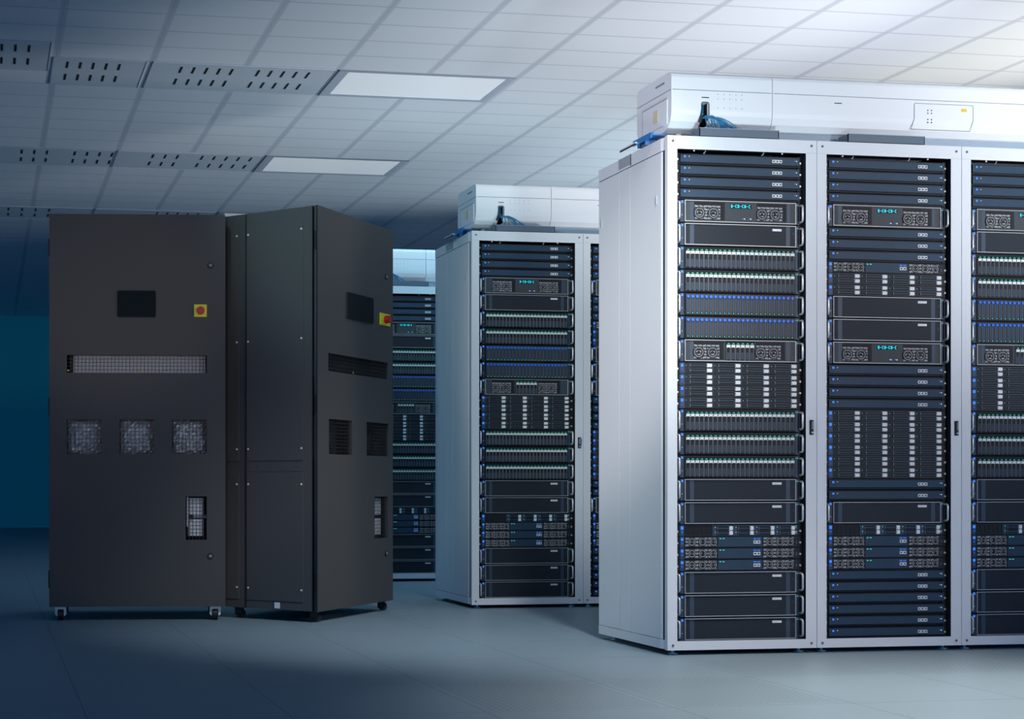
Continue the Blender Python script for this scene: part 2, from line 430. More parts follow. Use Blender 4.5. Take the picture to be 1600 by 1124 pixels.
# ---------------------------------------------------------------- rack cabinets
RW, RH, RD = 0.650, 2.090, 0.630
OX0, OX1, OZ0, OZ1 = .0430, .0430+WU, .057, 2.037
def make_rack(end):
    t = empty('server_rack')
    f = MB(); f.holed(.0012, RW-.0012, 0, .022, .020, RH, [(OX0, OX1, OZ0, OZ1)], 'white', 'black')
    for x in (.022, RW-.022):                                        # corner marks where the uprights meet the rails
        f.box(.0012 if x < .3 else OX1, OX0 if x < .3 else RW-.0012, -.0003, 0, OZ1+.0010, OZ1+.0024, 'frame')
    part(f, 'door_frame', t, bevel=.0015)
    for x in (.024, RW-.024):
        for z in (.040, RH-.022):
            s = MB(); s.cyl((0,-.002,0), .0052, .002, 'y', 'seam', 12); s.cyl((0,-.0026,0), .0025, .001, 'y', 'gap', 8)
            part(s, 'bolt', t, (x, 0, z))
    b = MB()
    b.box(.014, RW-.014, .024, RD-.01, .030, .045, 'gap'); b.box(.012, RW-.012, .024, RD, RH-.030, RH-.001, 'white'); b.box(.012, RW-.012, RD-.02, RD, .03, RH-.03, 'white')
    b.box(.014, .020, .030, RD-.02, .045, RH-.03, 'black'); b.box(RW-.020, RW-.014, .030, RD-.02, .045, RH-.03, 'black')
    b.box(.020, RW-.020, .56, .565, .045, RH-.03, 'black')
    # black mounting rails either side of the opening
    b.box(.020, OX0+.006, .030, .034, .045, RH-.03, 'ear'); b.box(OX1-.006, RW-.020, .030, .034, .045, RH-.03, 'ear')
    part(b, 'cabinet_shell', t)
    # the side: a chamfered front strip, then three flat panels with narrow joints, a plinth band and a top cap
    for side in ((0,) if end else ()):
        s = MB()
        s.prism_z([(.010, .024), (.0135, .024), (.0135, .060), (.0015, .060), (.0010, .052)], .062, RH-.056, 'white')
        part(s, 'corner_strip', t)
        for (a, b_) in ((.0535, .3215), (.3245, .4235), (.4265, RD)):
            s = MB(); s.box(.0008, .013, a, b_, .062, RH-.056, 'white'); p = part(s, 'side_panel', t, bevel=.001)
            if b_-a > .12:
                q = MB(); yy = (a+.035) if a < .3 else b_-.030
                q.box(-.0012, .0008, yy, yy+.008, RH-.262, RH-.225, 'frame'); q.box(-.0025, -.0012, yy+.002, yy+.0045, RH-.260, RH-.235, 'seam')
                part(q, 'latch', p)
        s = MB(); s.prism_z([(.008, .024), (.030, .024), (.030, RD), (.0, RD), (.0, .058)], .022, .060, 'white')
        part(s, 'plinth', t)
        s = MB(); s.prism_z([(.008, .024), (.030, .024), (.030, RD), (.0, RD), (.0, .055)], RH-.053, RH-.002, 'white')
        s.box(-.0005, .01, .315, .322, RH-.051, RH-.0015, 'gap'); s.box(-.001, .01, .322, .43, RH-.045, RH-.0015, 'chrome')
        part(s, 'top_cap', t)
        s = MB(); s.box(.004, .010, .024, .05, .062, RH-.056, 'gap'); s.box(.004, .0125, .03, RD, .060, .062, 'gap'); s.box(.004, .0125, .03, RD, RH-.056, RH-.053, 'gap'); part(s, 'gap_shade', t)  # dark strips stand in for the shade inside the open gaps
    for x in (.05, RW-.05):
        for y in (.05, RD-.05):
            s = MB(); s.cyl((x, y, 0), .019, .006, 'z', 'foot', 14); s.cyl((x, y, .006), .007, .026, 'z', 'chrome', 10)
            part(s, 'foot', t)
    s = MB(); s.box(RW-.032, RW-.018, -.006, 0, .890, .950, 'ear'); s.box(RW-.028, RW-.022, -.012, -.006, .912, .944, 'seam'); s.cyl((RW-.025, -.010, .899), .004, .004, 'y', 'chrome', 10)
    part(s, 'door_latch', t)
    for x in (.120, .172, .425, .503):
        s = MB()
        if x in (.172, .425): s.tube([(x, .012, OZ1+.002), (x, .018, OZ1-.004), (x-.003, .016, OZ1-.010), (x-.008, .012, OZ1-.011)], .0022, 'chrome', 6)
        else: s.cyl((x, .010, OZ1-.006), .0035, .008, 'z', 'clip', 8)
        part(s, 'hook', t)
    return t

ROWS = [  # x of the left end, y of the front, name, rack lists
    (2.6994, 5.2223, 'near row', [('left', LIST_A), ('middle', LIST_B), ('right', LIST_A)], True),
    (2.6480, 7.3480, 'second row', [('left', LIST_A), ('right', LIST_B)], False),
    (2.6100, 9.4740, 'farthest row', [('only visible', LIST_A)], False),
]
rack_proto = {}
units_proto = {}
kinds_all = ['slim','lcd','blank','green','blue','fan6','eight','mixed','ports']
RACKLAB = {
    ('near row','left'): 'tall white server rack with pale panelled side, at the left end of the near row',
    ('near row','middle'): 'tall white server rack holding many slim blue units, middle of the near row',
    ('near row','right'): 'white server rack at the right of the near row, cut by the photo edge',
    ('second row','left'): 'white server rack with panelled side, left end of the second row behind',
    ('second row','right'): 'white server rack half hidden behind the near row, in the second row',
    ('farthest row','only visible'): 'dim blue-lit server rack in the farthest row behind the black cabinets'}
used = set()
KD = None
for near in (True, False):
    for k in kinds_all: units_proto[k, near] = make_unit(k, near)
rack_proto[True] = make_rack(True); rack_proto[False] = make_rack(False)
KD = kids()
def take(key, table):
    if key in used: return copy_tree(table[key], KD)
    used.add(key); return table[key]
jobs = []
for (rx, ry, rname, racks, near) in ROWS:
    for i, (pos, lst) in enumerate(racks):
        jobs.append((rx+i*RW, ry, rname, pos, lst, near, i == 0))
# copies are taken from the originals before the originals are moved, so copy first and place the originals last
first = {}
for (x, y, rname, pos, lst, near, end) in jobs:
    r = copy_tree(rack_proto[end], KD) if end in first else rack_proto[end]
    first[end] = 1
    r.location = (x, y, 0)
    tag(r, RACKLAB[rname, pos], 'server rack', 'server racks of the '+rname)
    z = OZ1 - .009
    for k, kind in enumerate(lst):
        n = 1 if kind in ('slim','eight','mixed','ports') else 2
        z -= n*U
        key = (kind, near)
        u = copy_tree(units_proto[key], KD) if key in first else units_proto[key]
        first[key] = 1
        u.location = (x+OX0, y+.026, z)
        pl = {'near row': pos+' rack of near row', 'second row': pos+' rack of second row', 'farthest row': 'rack of farthest row'}[rname]
        tag(u, f'{LOOK[kind]}, {ORD[k]+" from top" if k else "topmost"}, {pl}', CAT[kind], f'{GRP[kind]} in the {pl}')

# ---------------------------------------------------------------- cooling ducts, trays, cables on top of each row
DY0 = .042; DZ0 = 2.128; DZ1 = 2.362; DD = .300
def duct_profile(d=0):
    p = [(DY0+.075, DZ0+d), (DY0+.030, DZ0+.012), (DY0+.010, DZ0+.034), (DY0+.002, DZ0+.060), (DY0, DZ0+.080),
         (DY0, DZ1-.022), (DY0+.004, DZ1-.010), (DY0+.014, DZ1-.002), (DY0+.026, DZ1),
         (DY0+DD-.030, DZ1), (DY0+DD-.010, DZ1-.006), (DY0+DD, DZ1-.022), (DY0+DD, DZ0+.05), (DY0+DD-.02, DZ0+.01)]
    return p
def duct_segment(x0, x1, name_extra, rx, ry, label, first_seg, length_far=None):
    t = empty('cooling_duct', (rx, ry, 0))
    s = MB()
    prof = duct_profile()
    nz = DZ1-.075
    hole = None
    if first_seg:
        # body with the cable slot: build left, middle-above, and right pieces of the same profile
        hx0, hx1, hz0, hz1 = .1700, .2010, DZ0+.012, DZ1-.122
        s.prism(prof, x0, hx0-.0, 'white2'); s.prism(prof, hx1, x1, 'white2')
        up = [(DY0, hz1), (DY0, DZ1-.022), (DY0+.004, DZ1-.010), (DY0+.014, DZ1-.002), (DY0+.026, DZ1),
              (DY0+DD-.030, DZ1), (DY0+DD-.010, DZ1-.006), (DY0+DD, DZ1-.022), (DY0+DD, DZ0+.05), (DY0+DD-.02, DZ0+.01), (DY0+.10, DZ0+.01), (DY0+.10, hz1)]
        s.prism(up, hx0, hx1, 'white2')
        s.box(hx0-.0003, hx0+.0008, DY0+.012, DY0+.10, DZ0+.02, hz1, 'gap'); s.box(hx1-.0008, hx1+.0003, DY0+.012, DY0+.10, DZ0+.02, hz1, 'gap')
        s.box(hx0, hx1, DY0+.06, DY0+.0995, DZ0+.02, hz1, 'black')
    else:
        s.prism(prof, x0, x1, 'white2')
    body = part(s, 'duct_body', t)
    b = body.modifiers.new('bevel', 'BEVEL'); b.width = .002; b.segments = 2; b.limit_method = 'ANGLE'; b.angle_limit = radians(50)
    # lid joint around the front and the end
    g = MB(); g.box(x0+.004, x1-.003, DY0-.0008, DY0+.001, nz, nz+.0022, 'seam')
    if first_seg: g.box(x0-.0008, x0+.001, DY0+.004, DY0+DD-.002, nz-.0, nz+.0022, 'seam')
    part(g, 'lid_joint', t)
    if first_seg:
        g = MB(); g.box(x0-.0015, x0+.002, .10, .175, DZ1-.036, DZ1-.030, 'seam'); part(g, 'handle_slot', t)
        g = MB(); yy0, yy1 = .075, .285
        g.box(x0-.003, x0+.001, yy0, yy1, DZ0+.028, DZ1-.105, 'white2'); g.box(x0-.0035, x0-.002, yy0, yy1, DZ1-.105, DZ1-.102, 'seam'); g.box(x0-.0035, x0-.002, yy1, yy1+.002, DZ0+.028, DZ1-.102, 'seam')
        pn = part(g, 'end_cover', t)
        g = MB(); g.box(x0-.004, x0-.003, .150, .190, DZ0+.055, DZ0+.105, 'cream'); part(g, 'sticker', pn, label='faded orange sticker')
        g = MB(); g.box(.170, .202, DY0-.001, DY0+.001, DZ1-.104, DZ1-.1005, 'gap'); part(g, 'slot', t)
        g = MB()
        for i in range(5):
            for dz in (.075, .094, .130): g.cyl((.241+i*.0262, DY0-.0008, DZ1-dz-.012), .0018, .0012, 'y', 'seam', 8)
        part(g, 'screw_grid', t)
        # rim of the cable opening, flaring towards the bottom
        g = MB(); g.tube([(.158, DY0+.002, DZ0+.034), (.166, DY0-.001, DZ0+.060), (.1695, DY0-.0015, DZ0+.085), (.1695, DY0-.0015, DZ1-.128), (.174, DY0-.0015, DZ1-.122), (.197, DY0-.0015, DZ1-.122), (.2015, DY0-.0015, DZ1-.128), (.2015, DY0-.0015, DZ0+.06)], .0016, 'gap', 6)
        g.prism_y([(.156, DZ0+.030), (.1705, DZ0+.030), (.1705, DZ0+.080)], DY0-.0012, DY0+.004, 'gap')
        part(g, 'opening_rim', t)
    else:
        for xx in ([.655] if True else []):
            g = MB(); g.box(xx+.100, xx+.133, DY0-.001, DY0+.001, DZ1-.104, DZ1-.1005, 'gap'); part(g, 'slot', t)
        g = MB(); a, b_ = 1.115, 1.385; top, bot = DZ1-.088, DZ0+.052
        g.tube([(a-.014, DY0, bot-.014), (a, DY0-.0005, bot+.03), (a, DY0-.0005, top-.004), (a+.004, DY0-.0005, top), (b_-.004, DY0-.0005, top), (b_, DY0-.0005, top-.004), (b_, DY0-.0005, bot+.03), (b_-.014, DY0, bot-.014), (a-.014, DY0, bot-.014)], .0011, 'seam', 5)
        g.box(a+.002, b_-.002, DY0-.0006, DY0, bot+.03, top-.002, 'white2')
        pn = part(g, 'access_panel', t)
        g = MB()
        for i in range(2):
            for dz in (.028, .040, .066, .078): g.cyl((a+.062+i*.0165, DY0-.0014, top-dz), .0028, .0012, 'y', 'gap', 8)
        part(g, 'screw_grid', pn)
        g = MB(); g.box(a+.215, a+.240, DY0-.0012, DY0-.0004, top-.028, top-.015, 'orange'); part(g, 'sticker', pn, label='small yellow sticker')
    # stand-offs that carry the duct on the racks
    xs = (x0+.06, x1-.05) if first_seg else (x0+.10, x0+.75, x1-.10)
    for xx in xs:
        g = MB(); g.box(xx, xx+.02, DY0+.075, DY0+DD-.03, RH-.001, DZ0+.012, 'silver'); part(g, 'support', t)
    if not first_seg:
        g = MB(); g.box(x0+.03, x1-.02, DY0+.040, DY0+.050, RH, DZ0+.008, 'rail'); part(g, 'support_rail', t)
    return tag(t, label, 'duct')
for (rx, ry, rname, racks, near) in ROWS:
    d = {'near row':'near', 'second row':'second', 'farthest row':'farthest'}[rname]
    a = duct_segment(.040, .4785, '', rx, ry, f'short white duct section with blue cables at its slot, left end of {d} row', True)
    e = 3*RW if near else 2*RW
    b = duct_segment(.4815, e if near else e, '', rx, ry, f'long white duct section with riveted access panel, on top of {d} row', False)
    a['group'] = b['group'] = 'white ducts on the racks'
    # blue-grey trays
    for i, xx in enumerate((.140, .790) if near else (.140,)):
        t = MB(); L = .345
        t.box(0, L, 0, .065, 0, .003, 'tray'); t.box(0, L, 0, .003, 0, .034, 'tray'); t.box(0, L, .062, .065, 0, .012, 'tray')
        t.box(0, .003, 0, .065, 0, .034, 'tray'); t.box(L-.003, L, 0, .065, 0, .034, 'tray'); t.box(-.001, L+.001, -.0015, .002, .034, .036, 'rail')
        o = t.build('cable_tray', None, (rx+xx, ry+.003, RH+.0005))
        lab = {(True,0):'blue-grey tray holding the blue cable bundle on the near left rack', (True,1):'blue-grey tray without cables on top of the near row middle rack'}.get((near, i), f'blue-grey cable tray on top of the {rname} left rack')
        tag(o, lab, 'tray', 'blue-grey trays on the racks')
    # blue cables out of the slot, fanning into the tray
    rnd = random.Random(7)
    bx, bz, by = rx+.1855, DZ1-.128, ry+DY0+.030
    nc = 18 if near else 9
    for i in range(nc):
        ox = (i % 5-2)*.0042; oy = (i//5)*.005
        reach = .02+.17*(i+.5)/nc+rnd.uniform(-.008, .008); hgt = .022+.012*rnd.random()-.015*i/nc
        xe = bx+ox+reach
        ytr = ry+.020+.030*rnd.random()
        pts = [(bx+ox, by+oy, bz), (bx+ox*.9, by+oy-.002, bz-.025), (bx+ox*.7, by-.004, bz-.050), (bx+ox*.9+.003, by-.018, DZ0+.050)]
        P1 = pts[-1]
        for q in range(1, 8):
            f = q/7
            pts.append((P1[0]+(xe-P1[0])*f, P1[1]+(ytr-P1[1])*f**.7, P1[2]+(RH+.008-P1[2])*f**1.6+hgt*sin(pi*f)*.9))
        c = MB(); c.tube(pts, .0020 if near else .0024, 'cable', 6)
        o = c.build('network_cable'); tag(o, f'thin blue cable dropping from the duct slot into the tray, {d} row', 'cable', f'blue network cables on the {rname}')
    c = MB(); c.box(bx-.0125, bx+.0125, by-.006, by+.018, bz-.040, bz-.034, 'seam'); o = c.build('cable_tie')
    tag(o, f'grey tie around the blue cable bundle, {d} row', 'cable tie')
    # bright blue bracket at the row's left end
    t = empty('ladder_bracket', (rx, ry, 0))
    s = MB(); s.box(-.022, .036, .09, .25, RH+.022, RH+.028, 'bracket'); s.box(-.024, -.020, .09, .25, RH+.012, RH+.034, 'bracket'); part(s, 'plate', t)
    s = MB(); s.box(-.014, .030, .16, .165, RH-.0, RH+.022, 'bracket'); s.box(-.014, .030, .225, .23, RH, RH+.022, 'bracket'); s.box(-.006, -.001, .165, .225, RH, RH+.010, 'tray'); part(s, 'leg', t)
    s = MB(); s.box(-.042, -.036, .19, .33, RH+.012, RH+.018, 'white2'); s.box(-.044, -.040, .19, .33, RH+.006, RH+.012, 'gap'); s.box(-.040, -.022, .20, .21, RH+.012, RH+.018, 'rail'); s.box(-.040, -.022, .235, .245, RH+.012, RH+.018, 'rail'); part(s, 'rail', t)
    s = MB(); s.cyl((-.012, .105, RH+.028), .006, .010, 'z', 'bracket', 10); s.cyl((-.012, .235, RH+.028), .006, .010, 'z', 'bracket', 10); part(s, 'knob', t)
    tag(t, f'bright blue bracket with pale rail at the left end of the {d} row top', 'bracket', 'blue brackets')

# ---------------------------------------------------------------- black cabinets
def caster(t, x, y, bm, h, rz, dark):
    c = empty('caster'); c.parent = t; c.location = (x, y, 0); c.rotation_euler.z = rz
    m = 'rubber' if dark else 'steel'
    s = MB(); s.box(-.026, .026, -.026, .026, h-.006, h, m)
    s.prism_y([(-.028, h-.006), (.028, h-.006), (.028, h*.42), (.020, h*.30), (.016, h*.30), (.016, h*.75), (-.016, h*.75), (-.016, h*.30), (-.020, h*.30), (-.028, h*.42)], -.016, .020, m)
    s.build('bracket', c)
    s = MB(); r = h*.40; s.cyl((-.0125, -.006, r), r, .025, 'x', 'rubber', 20); s.build('wheel', c)
def wire_mesh(mb, x0, x1, z0, z1, y, pitch, m='wire', r=.0010):
    nx = max(2, round((x1-x0)/pitch)); nz = max(2, round((z1-z0)/pitch))
    for i in range(1, nx): x = x0+(x1-x0)*i/nx; mb.box(x-r, x+r, y, y+2*r, z0, z1, m)
    for j in range(1, nz): z = z0+(z1-z0)*j/nz; mb.box(x0, x1, y+2*r, y+4*r, z-r, z+r, m)
def black_cabinet(W, D, z0, z1, front, loc, rz, dark):
    t = empty('cooling_cabinet', loc, rz)
    H = z1-z0
    X = lambda u: u*W
    Zf = lambda f: z1-f*H
    holes = [(X(a), X(b), Zf(d), Zf(c)) for (a, b, c, d, k) in front['holes']]
    # door leaf
    s = MB(); s.holed(.004, W, 0, .020, z0, z1, holes, 'cab'); part(s, 'door', t, bevel=.0012)
    door = t
    # body
    s = MB(); e = .010
    s.box(.0, .0025, .030, D, z0+.002, z1-.002, 'cabside'); s.box(W-.004, W-.0015, .026, D, z0+.002, z1-.002, 'cabside')
    s.box(.0025, W-.004, .026, D, z1-.004, z1-.0015, 'cabside'); s.box(.0025, W-.004, .026, D, z0+.002, z0+.005, 'cabside'); s.box(.0025, W-.004, D-.003, D, z0+.005, z1-.004, 'cabside')
    s.box(.0025, .006, .030, .034, z0, z1, 'black')
    part(s, 'cabinet_body', t)
    # hinges
    for f in (.085, .49, .93):
        s = MB(); s.cyl((.001, .012, Zf(f)-.045), .0045, .090, 'z', 'rubber', 10); part(s, 'hinge', t)
    # screen
    a, b, c, d = front['screen']; x0, x1, za, zb = X(a), X(b), Zf(d), Zf(c); r = .010
    prof = []
    for (cx, cz, q) in ((x1-r, za+r, -90), (x1-r, zb-r, 0), (x0+r, zb-r, 90), (x0+r, za+r, 180)):
        prof += [(cx+r*cos(radians(q+k*22.5)), cz+r*sin(radians(q+k*22.5))) for k in range(5)]
    s = MB(); s.prism_y(prof, -.008, 0, 'rubber')
    cxm, czm = (x0+x1)/2, (za+zb)/2
    s.prism_y([(cxm+(x-cxm)*.975, czm+(z-czm)*.965) for x, z in prof], -.0086, -.008, 'glass')
    part(s, 'touch_screen', t)
    # emergency switch
    a, b, c, d = front['stop']; x0, x1, za, zb = X(a), X(b), Zf(d), Zf(c); cx, cz = (x0+x1)/2, (za+zb)/2
    s = MB(); s.box(x0, x1, -.006, 0, za, zb, 'yellow'); pl = part(s, 'switch_plate', t, bevel=.001, label='yellow square plate')
    s = MB(); s.cyl((cx, -.032, cz), .019, .026, 'y', 'red', 24, .021); s.box(cx-.004, cx+.004, -.036, -.032, cz-.017, cz+.017, 'red'); part(s, 'knob', pl, label='red rotary knob')
    # locks
    for (u, f) in front['locks']:
        s = MB(); s.cyl((X(u), -.006, Zf(f)), .0145, .006, 'y', 'rubber', 20, .016); s.ring((X(u), Zf(f)), .006, .009, -.0072, 'seam', 16); s.cyl((X(u), -.0075, Zf(f)), .003, .002, 'y', 'steel', 8)
        part(s, 'lock', t)
    # what is in and behind each opening
    for (a, b, c, d, kind) in front['holes']:
        x0, x1, za, zb = X(a), X(b), Zf(d), Zf(c)
        s = MB(); wire_mesh(s, x0-.0005, x1+.0005, za-.0005, zb+.0005, .006 if dark else .015, .0185); part(s, 'wire_guard', t)
        if kind == 'slot':
            s = MB()
            if not dark:
                # curved grey air baffle behind the slot
                n = 10; prof = [(.040+.12*(1-cos(pi/2*k/n)), za-.012+.20*sin(pi/2*k/n)) for k in range(n+1)]
                prof = [(y, z) for y, z in prof]+[(y+.004, z) for y, z in reversed(prof)]
                s.prism(prof, x0+.03, x1-.005, 'foam')
                s.box(x0-.004, x0+.03, .20, .205, za-.02, zb+.05, 'black'); part(s, 'air_baffle', t)
            else:
                s.box(x0-.02, x1+.02, .12, .124, za-.02, zb+.02, 'black'); part(s, 'air_baffle', t)
            for uu in ((.0, .52) if not dark else (.48,)):
                q = MB(); q.cyl((x0+(x1-x0)*uu+.006, .030, za+.014), .0055, .004, 'y', 'yellow', 10); part(q, 'warning_dot', t, label='tiny yellow dot')
        if kind == 'foil':
            s = MB(); n = 18; rr = random.Random(int(a*100))
            vs, fs = [], []
            for i in range(n+1):
                for j in range(n+1):
                    ed = max(abs(i-n/2), abs(j-n/2))/(n/2)
                    vs.append((x0-.01+(x1-x0+.02)*i/n, .036+.045*ed**6+rr.uniform(0, .012), za-.01+(zb-za+.02)*j/n))
            fs = [(i*(n+1)+j, (i+1)*(n+1)+j, (i+1)*(n+1)+j+1, i*(n+1)+j+1) for i in range(n) for j in range(n)]
            s.add(vs, fs, 'foil', False); o = part(s, 'foil_lining', t, label='crumpled silver-grey lining')
            so = o.modifiers.new('thick', 'SOLIDIFY'); so.thickness = .003; so.offset = 1
        if kind == 'fan':
            s = MB(); cx, cz = (x0+x1)/2, (za+zb)/2; s.box(x0-.02, x1+.02, .10, .104, za-.02, zb+.02, 'black'); s.cyl((cx, .06, cz), .025, .03, 'y', 'rubber', 16)
            for k in range(5):
                an = 2*pi*k/5; s.prism_y([(cx+.02*cos(an), cz+.02*sin(an)), (cx+.075*cos(an+.1), cz+.075*sin(an+.1)), (cx+.075*cos(an+.75), cz+.075*sin(an+.75)), (cx+.022*cos(an+.7), cz+.022*sin(an+.7))], .07, .074, 'ear')
            part(s, 'fan', t)
        if kind == 'rolls':
            s = MB(); s.box(x0-.03, x1+.03, .14, .144, za-.03, zb+.03, 'black'); part(s, 'back_plate', t)
            H2 = zb-za
            for (ca, cb) in ((.56, .96), (.09, .47)):
                s = MB(); n = 8
                zc0, zc1 = za+H2*ca, za+H2*cb; xl = x0+(.010 if not dark else .0); xr = x1-.010; yc, yr = (.085, .045) if not dark else (.050, .022)
                s.prism_z([((xl+xr)/2+(xr-xl)/2*math.copysign(abs(cos(2*pi*q/32))**.55, cos(2*pi*q/32)), yc+yr*math.copysign(abs(sin(2*pi*q/32))**.55, sin(2*pi*q/32))) for q in range(32)], zc0, zc1, 'roll'); o = part(s, 'filter_roll', t, bevel=.012, label='white roll behind the wire guard')
            s = MB(); s.box(x0+.006, x0+.014, .030, .034, za+H2*.30, zb-.004, 'roll') if not dark else s.box(x0-.02, x1, .10, .104, za+H2*.50, za+H2*.53, 'rubber')
            s.box(x0+.016, x0+.040, .028, .040, za+H2*.485, za+H2*.575, 'rubber'); s.box(x0+.04, x1, .040, .044, za+H2*.50, za+H2*.56, 'seam') if not dark else None
            part(s, 'spacer', t)
    # casters
    for (u, y) in ((.065, .045), (.945, .045), (.065, D-.06), (.945, D-.06)):
        caster(t, X(u), y, None, z0+.002, 0 if not dark else radians(20), dark)
    return t
F1 = dict(screen=(.385, .607, .194, .263), stop=(.822, .895, .229, .261), locks=((.916, .129), (.916, .871)),
          holes=[(.102, .895, .359, .404, 'slot'), (.102, .298, .523, .611, 'foil'), (.400, .596, .523, .611, 'foil'), (.698, .895, .523, .611, 'foil'), (.775, .895, .719, .830, 'rolls')])
F2 = dict(screen=(.359, .709, .1957, .264), stop=(.808, .948, .229, .261), locks=((.899, .129), (.899, .871)),
          holes=[(.133, .927, .359, .404, 'slot'), (.141, .433, .523, .611, 'fan'), (.630, .9355, .523, .611, 'fan'), (.736, .927, .719, .830, 'rolls')])
# first cabinet: faces the camera
a1 = radians(2.0)
Wd = .889
rc = (.1714, 7.0)                                             # its right front corner (camera-relative)
lc = (rc[0]-Wd*cos(a1), rc[1]-Wd*sin(a1))
x, y = room(*lc)
c1 = black_cabinet(Wd, .58, .0705, 2.049, F1, (x, y, 0), a1-YAW, False)
tag(c1, 'black cabinet facing front, with three silver-lined openings and steel casters', 'cooling cabinet', 'black wheeled cabinets')
# second cabinet: turned, its left side showing
P = (.623, 6.85); vec = (.478, .719); W2 = math.hypot(*vec); ang = math.atan2(vec[1], vec[0])
x, y = room(*P)
D2 = .545
c2 = black_cabinet(W2, D2, .055, 2.0707, F2, (x, y, 0), ang-YAW, True)
tag(c2, 'black cabinet turned at an angle, showing its panelled side and dark openings', 'cooling cabinet', 'black wheeled cabinets')
# side details of the second cabinet: the left flank lies in its local y-z plane at x = 0, t runs along +y
Hc = 2.0707-.055
zz = lambda f: 2.0707-f*Hc
T = [(.078, .4075, .028, .627), (.078, .4075, .657, .978)]
for (ta, tb, fa, fb) in T+[(.4135+.040, D2-.004, .028, .627), (.4135+.040, D2-.004, .657, .978)]:
    s = MB(); s.box(-.004, .0, ta, tb, zz(fb), zz(fa), 'cabside'); p = part(s, 'side_panel', c2, bevel=.001)
    sc = ((tb-.006, .030), (tb-.006, .27), (tb-.006, .54)) if fa < .5 else ((tb-.006, .030), (tb-.006, .262))
    for t_ in ((ta+.010, tb-.010) if tb-ta > .2 else (ta+.012,)):
        for f in ((.055, .325, .597) if fa < .5 else (.686, .948)):
            q = MB(); q.cyl((-.008, t_, zz(f)), .0045, .004, 'x', 'steel', 12, .0055); part(q, 'screw', p)
s = MB(); s.box(-.0045, .0, .4095, .4125, zz(.998), zz(.002), 'black'); part(s, 'joint', c2)
s = MB(); s.box(-.006, .0, .000, .0035, zz(.998), zz(.002), 'black'); s.box(-.0012, 0, .025, .029, zz(.998), zz(.002), 'black'); part(s, 'door_seal', c2)
s = MB(); s.box(-.0015, .0, .085, .40, zz(.654), zz(.630), 'cabside')
for k in range(4): s.cyl((-.0025, .12+k*.075, zz(.642)), .003, .001, 'x', 'rubber', 8)
part(s, 'cross_rail', c2)
s = MB(); s.box(-.0048, -.0038, .211, .243, zz(.996), zz(.981), 'lab'); part(s, 'sticker', c2, label='small white sticker')

# ---------------------------------------------------------------- floor
def floor_material():
    m = bpy.data.materials.new('raised_floor_tiles'); m.use_nodes = True; nt = m.node_tree; N = nt.nodes; L = nt.links
    b = N['Principled BSDF']; b.inputs['Roughness'].default_value = .42; b.inputs['Specular IOR Level'].default_value = .2
    tc = N.new('ShaderNodeTexCoord'); sp = N.new('ShaderNodeSeparateXYZ'); L.new(tc.outputs['Object'], sp.inputs[0])
    def math_(op, a, bb=None, c=None):
        n = N.new('ShaderNodeMath'); n.operation = op
        for i, v in enumerate((a, bb, c)):
            if v is None: continue
            if isinstance(v, (int, float)): n.inputs[i].default_value = v
            else: L.new(v, n.inputs[i])
        return n.outputs[0]
    px = math_('DIVIDE', math_('SUBTRACT', sp.outputs['X'], 2.690), .6)
    py = math_('DIVIDE', math_('SUBTRACT', sp.outputs['Y'], 4.607), .6)
    fx = math_('FRACT', px); fy = math_('FRACT', py)
    ex = math_('ABSOLUTE', math_('SUBTRACT', fx, .5)); ey = math_('ABSOLUTE', math_('SUBTRACT', fy, .5))
    e = math_('MAXIMUM', ex, ey)
    line = math_('GREATER_THAN', e, .4965)
    # perforated tiles: rows in front of the racks, chosen by tile index
    ix = math_('FLOOR', px); iy = math_('FLOOR', py)
    def perf(ixa, ixb, iya, iyb):
        a = math_('MULTIPLY', math_('GREATER_THAN', ix, ixa-.5), math_('LESS_THAN', ix, ixb+.5))
        c = math_('MULTIPLY', math_('GREATER_THAN', iy, iya-.5), math_('LESS_THAN', iy, iyb+.5))
        return math_('MULTIPLY', a, c)
    sel = math_('MAXIMUM', perf(0, 6, 0, 0), perf(-2, -1, -1, -1))
    gx = math_('SUBTRACT', math_('FRACT', math_('MULTIPLY', fx, 26)), .5)
    gy = math_('SUBTRACT', math_('FRACT', math_('MULTIPLY', fy, 26)), .5)
    rr = math_('ADD', math_('MULTIPLY', gx, gx), math_('MULTIPLY', gy, gy))
    hole = math_('MULTIPLY', math_('MULTIPLY', math_('LESS_THAN', rr, .075), sel), math_('LESS_THAN', e, .45))
    noise = N.new('ShaderNodeTexNoise'); noise.inputs['Scale'].default_value = 1.3; noise.inputs['Detail'].default_value = 5; L.new(tc.outputs['Object'], noise.inputs['Vector'])
    mr = N.new('ShaderNodeMapRange'); mr.inputs['To Min'].default_value = .94; mr.inputs['To Max'].default_value = 1.06; L.new(noise.outputs['Fac'], mr.inputs['Value'])
    base = N.new('ShaderNodeVectorMath'); base.operation = 'SCALE'; base.inputs[0].default_value = FLOORCOL; L.new(mr.outputs['Result'], base.inputs['Scale'])
    mx = N.new('ShaderNodeMix'); mx.data_type = 'RGBA'; L.new(math_('MULTIPLY', line, .55), mx.inputs['Factor']); L.new(base.outputs[0], mx.inputs['A']); mx.inputs['B'].default_value = (.03, .05, .07, 1)
    m2 = N.new('ShaderNodeMix'); m2.data_type = 'RGBA'; L.new(math_('MULTIPLY', hole, .45), m2.inputs['Factor']); L.new(mx.outputs['Result'], m2.inputs['A']); m2.inputs['B'].default_value = (.035, .06, .08, 1)
    L.new(m2.outputs['Result'], b.inputs['Base Color'])
    return m
FLOORCOL = (.20, .275, .325)
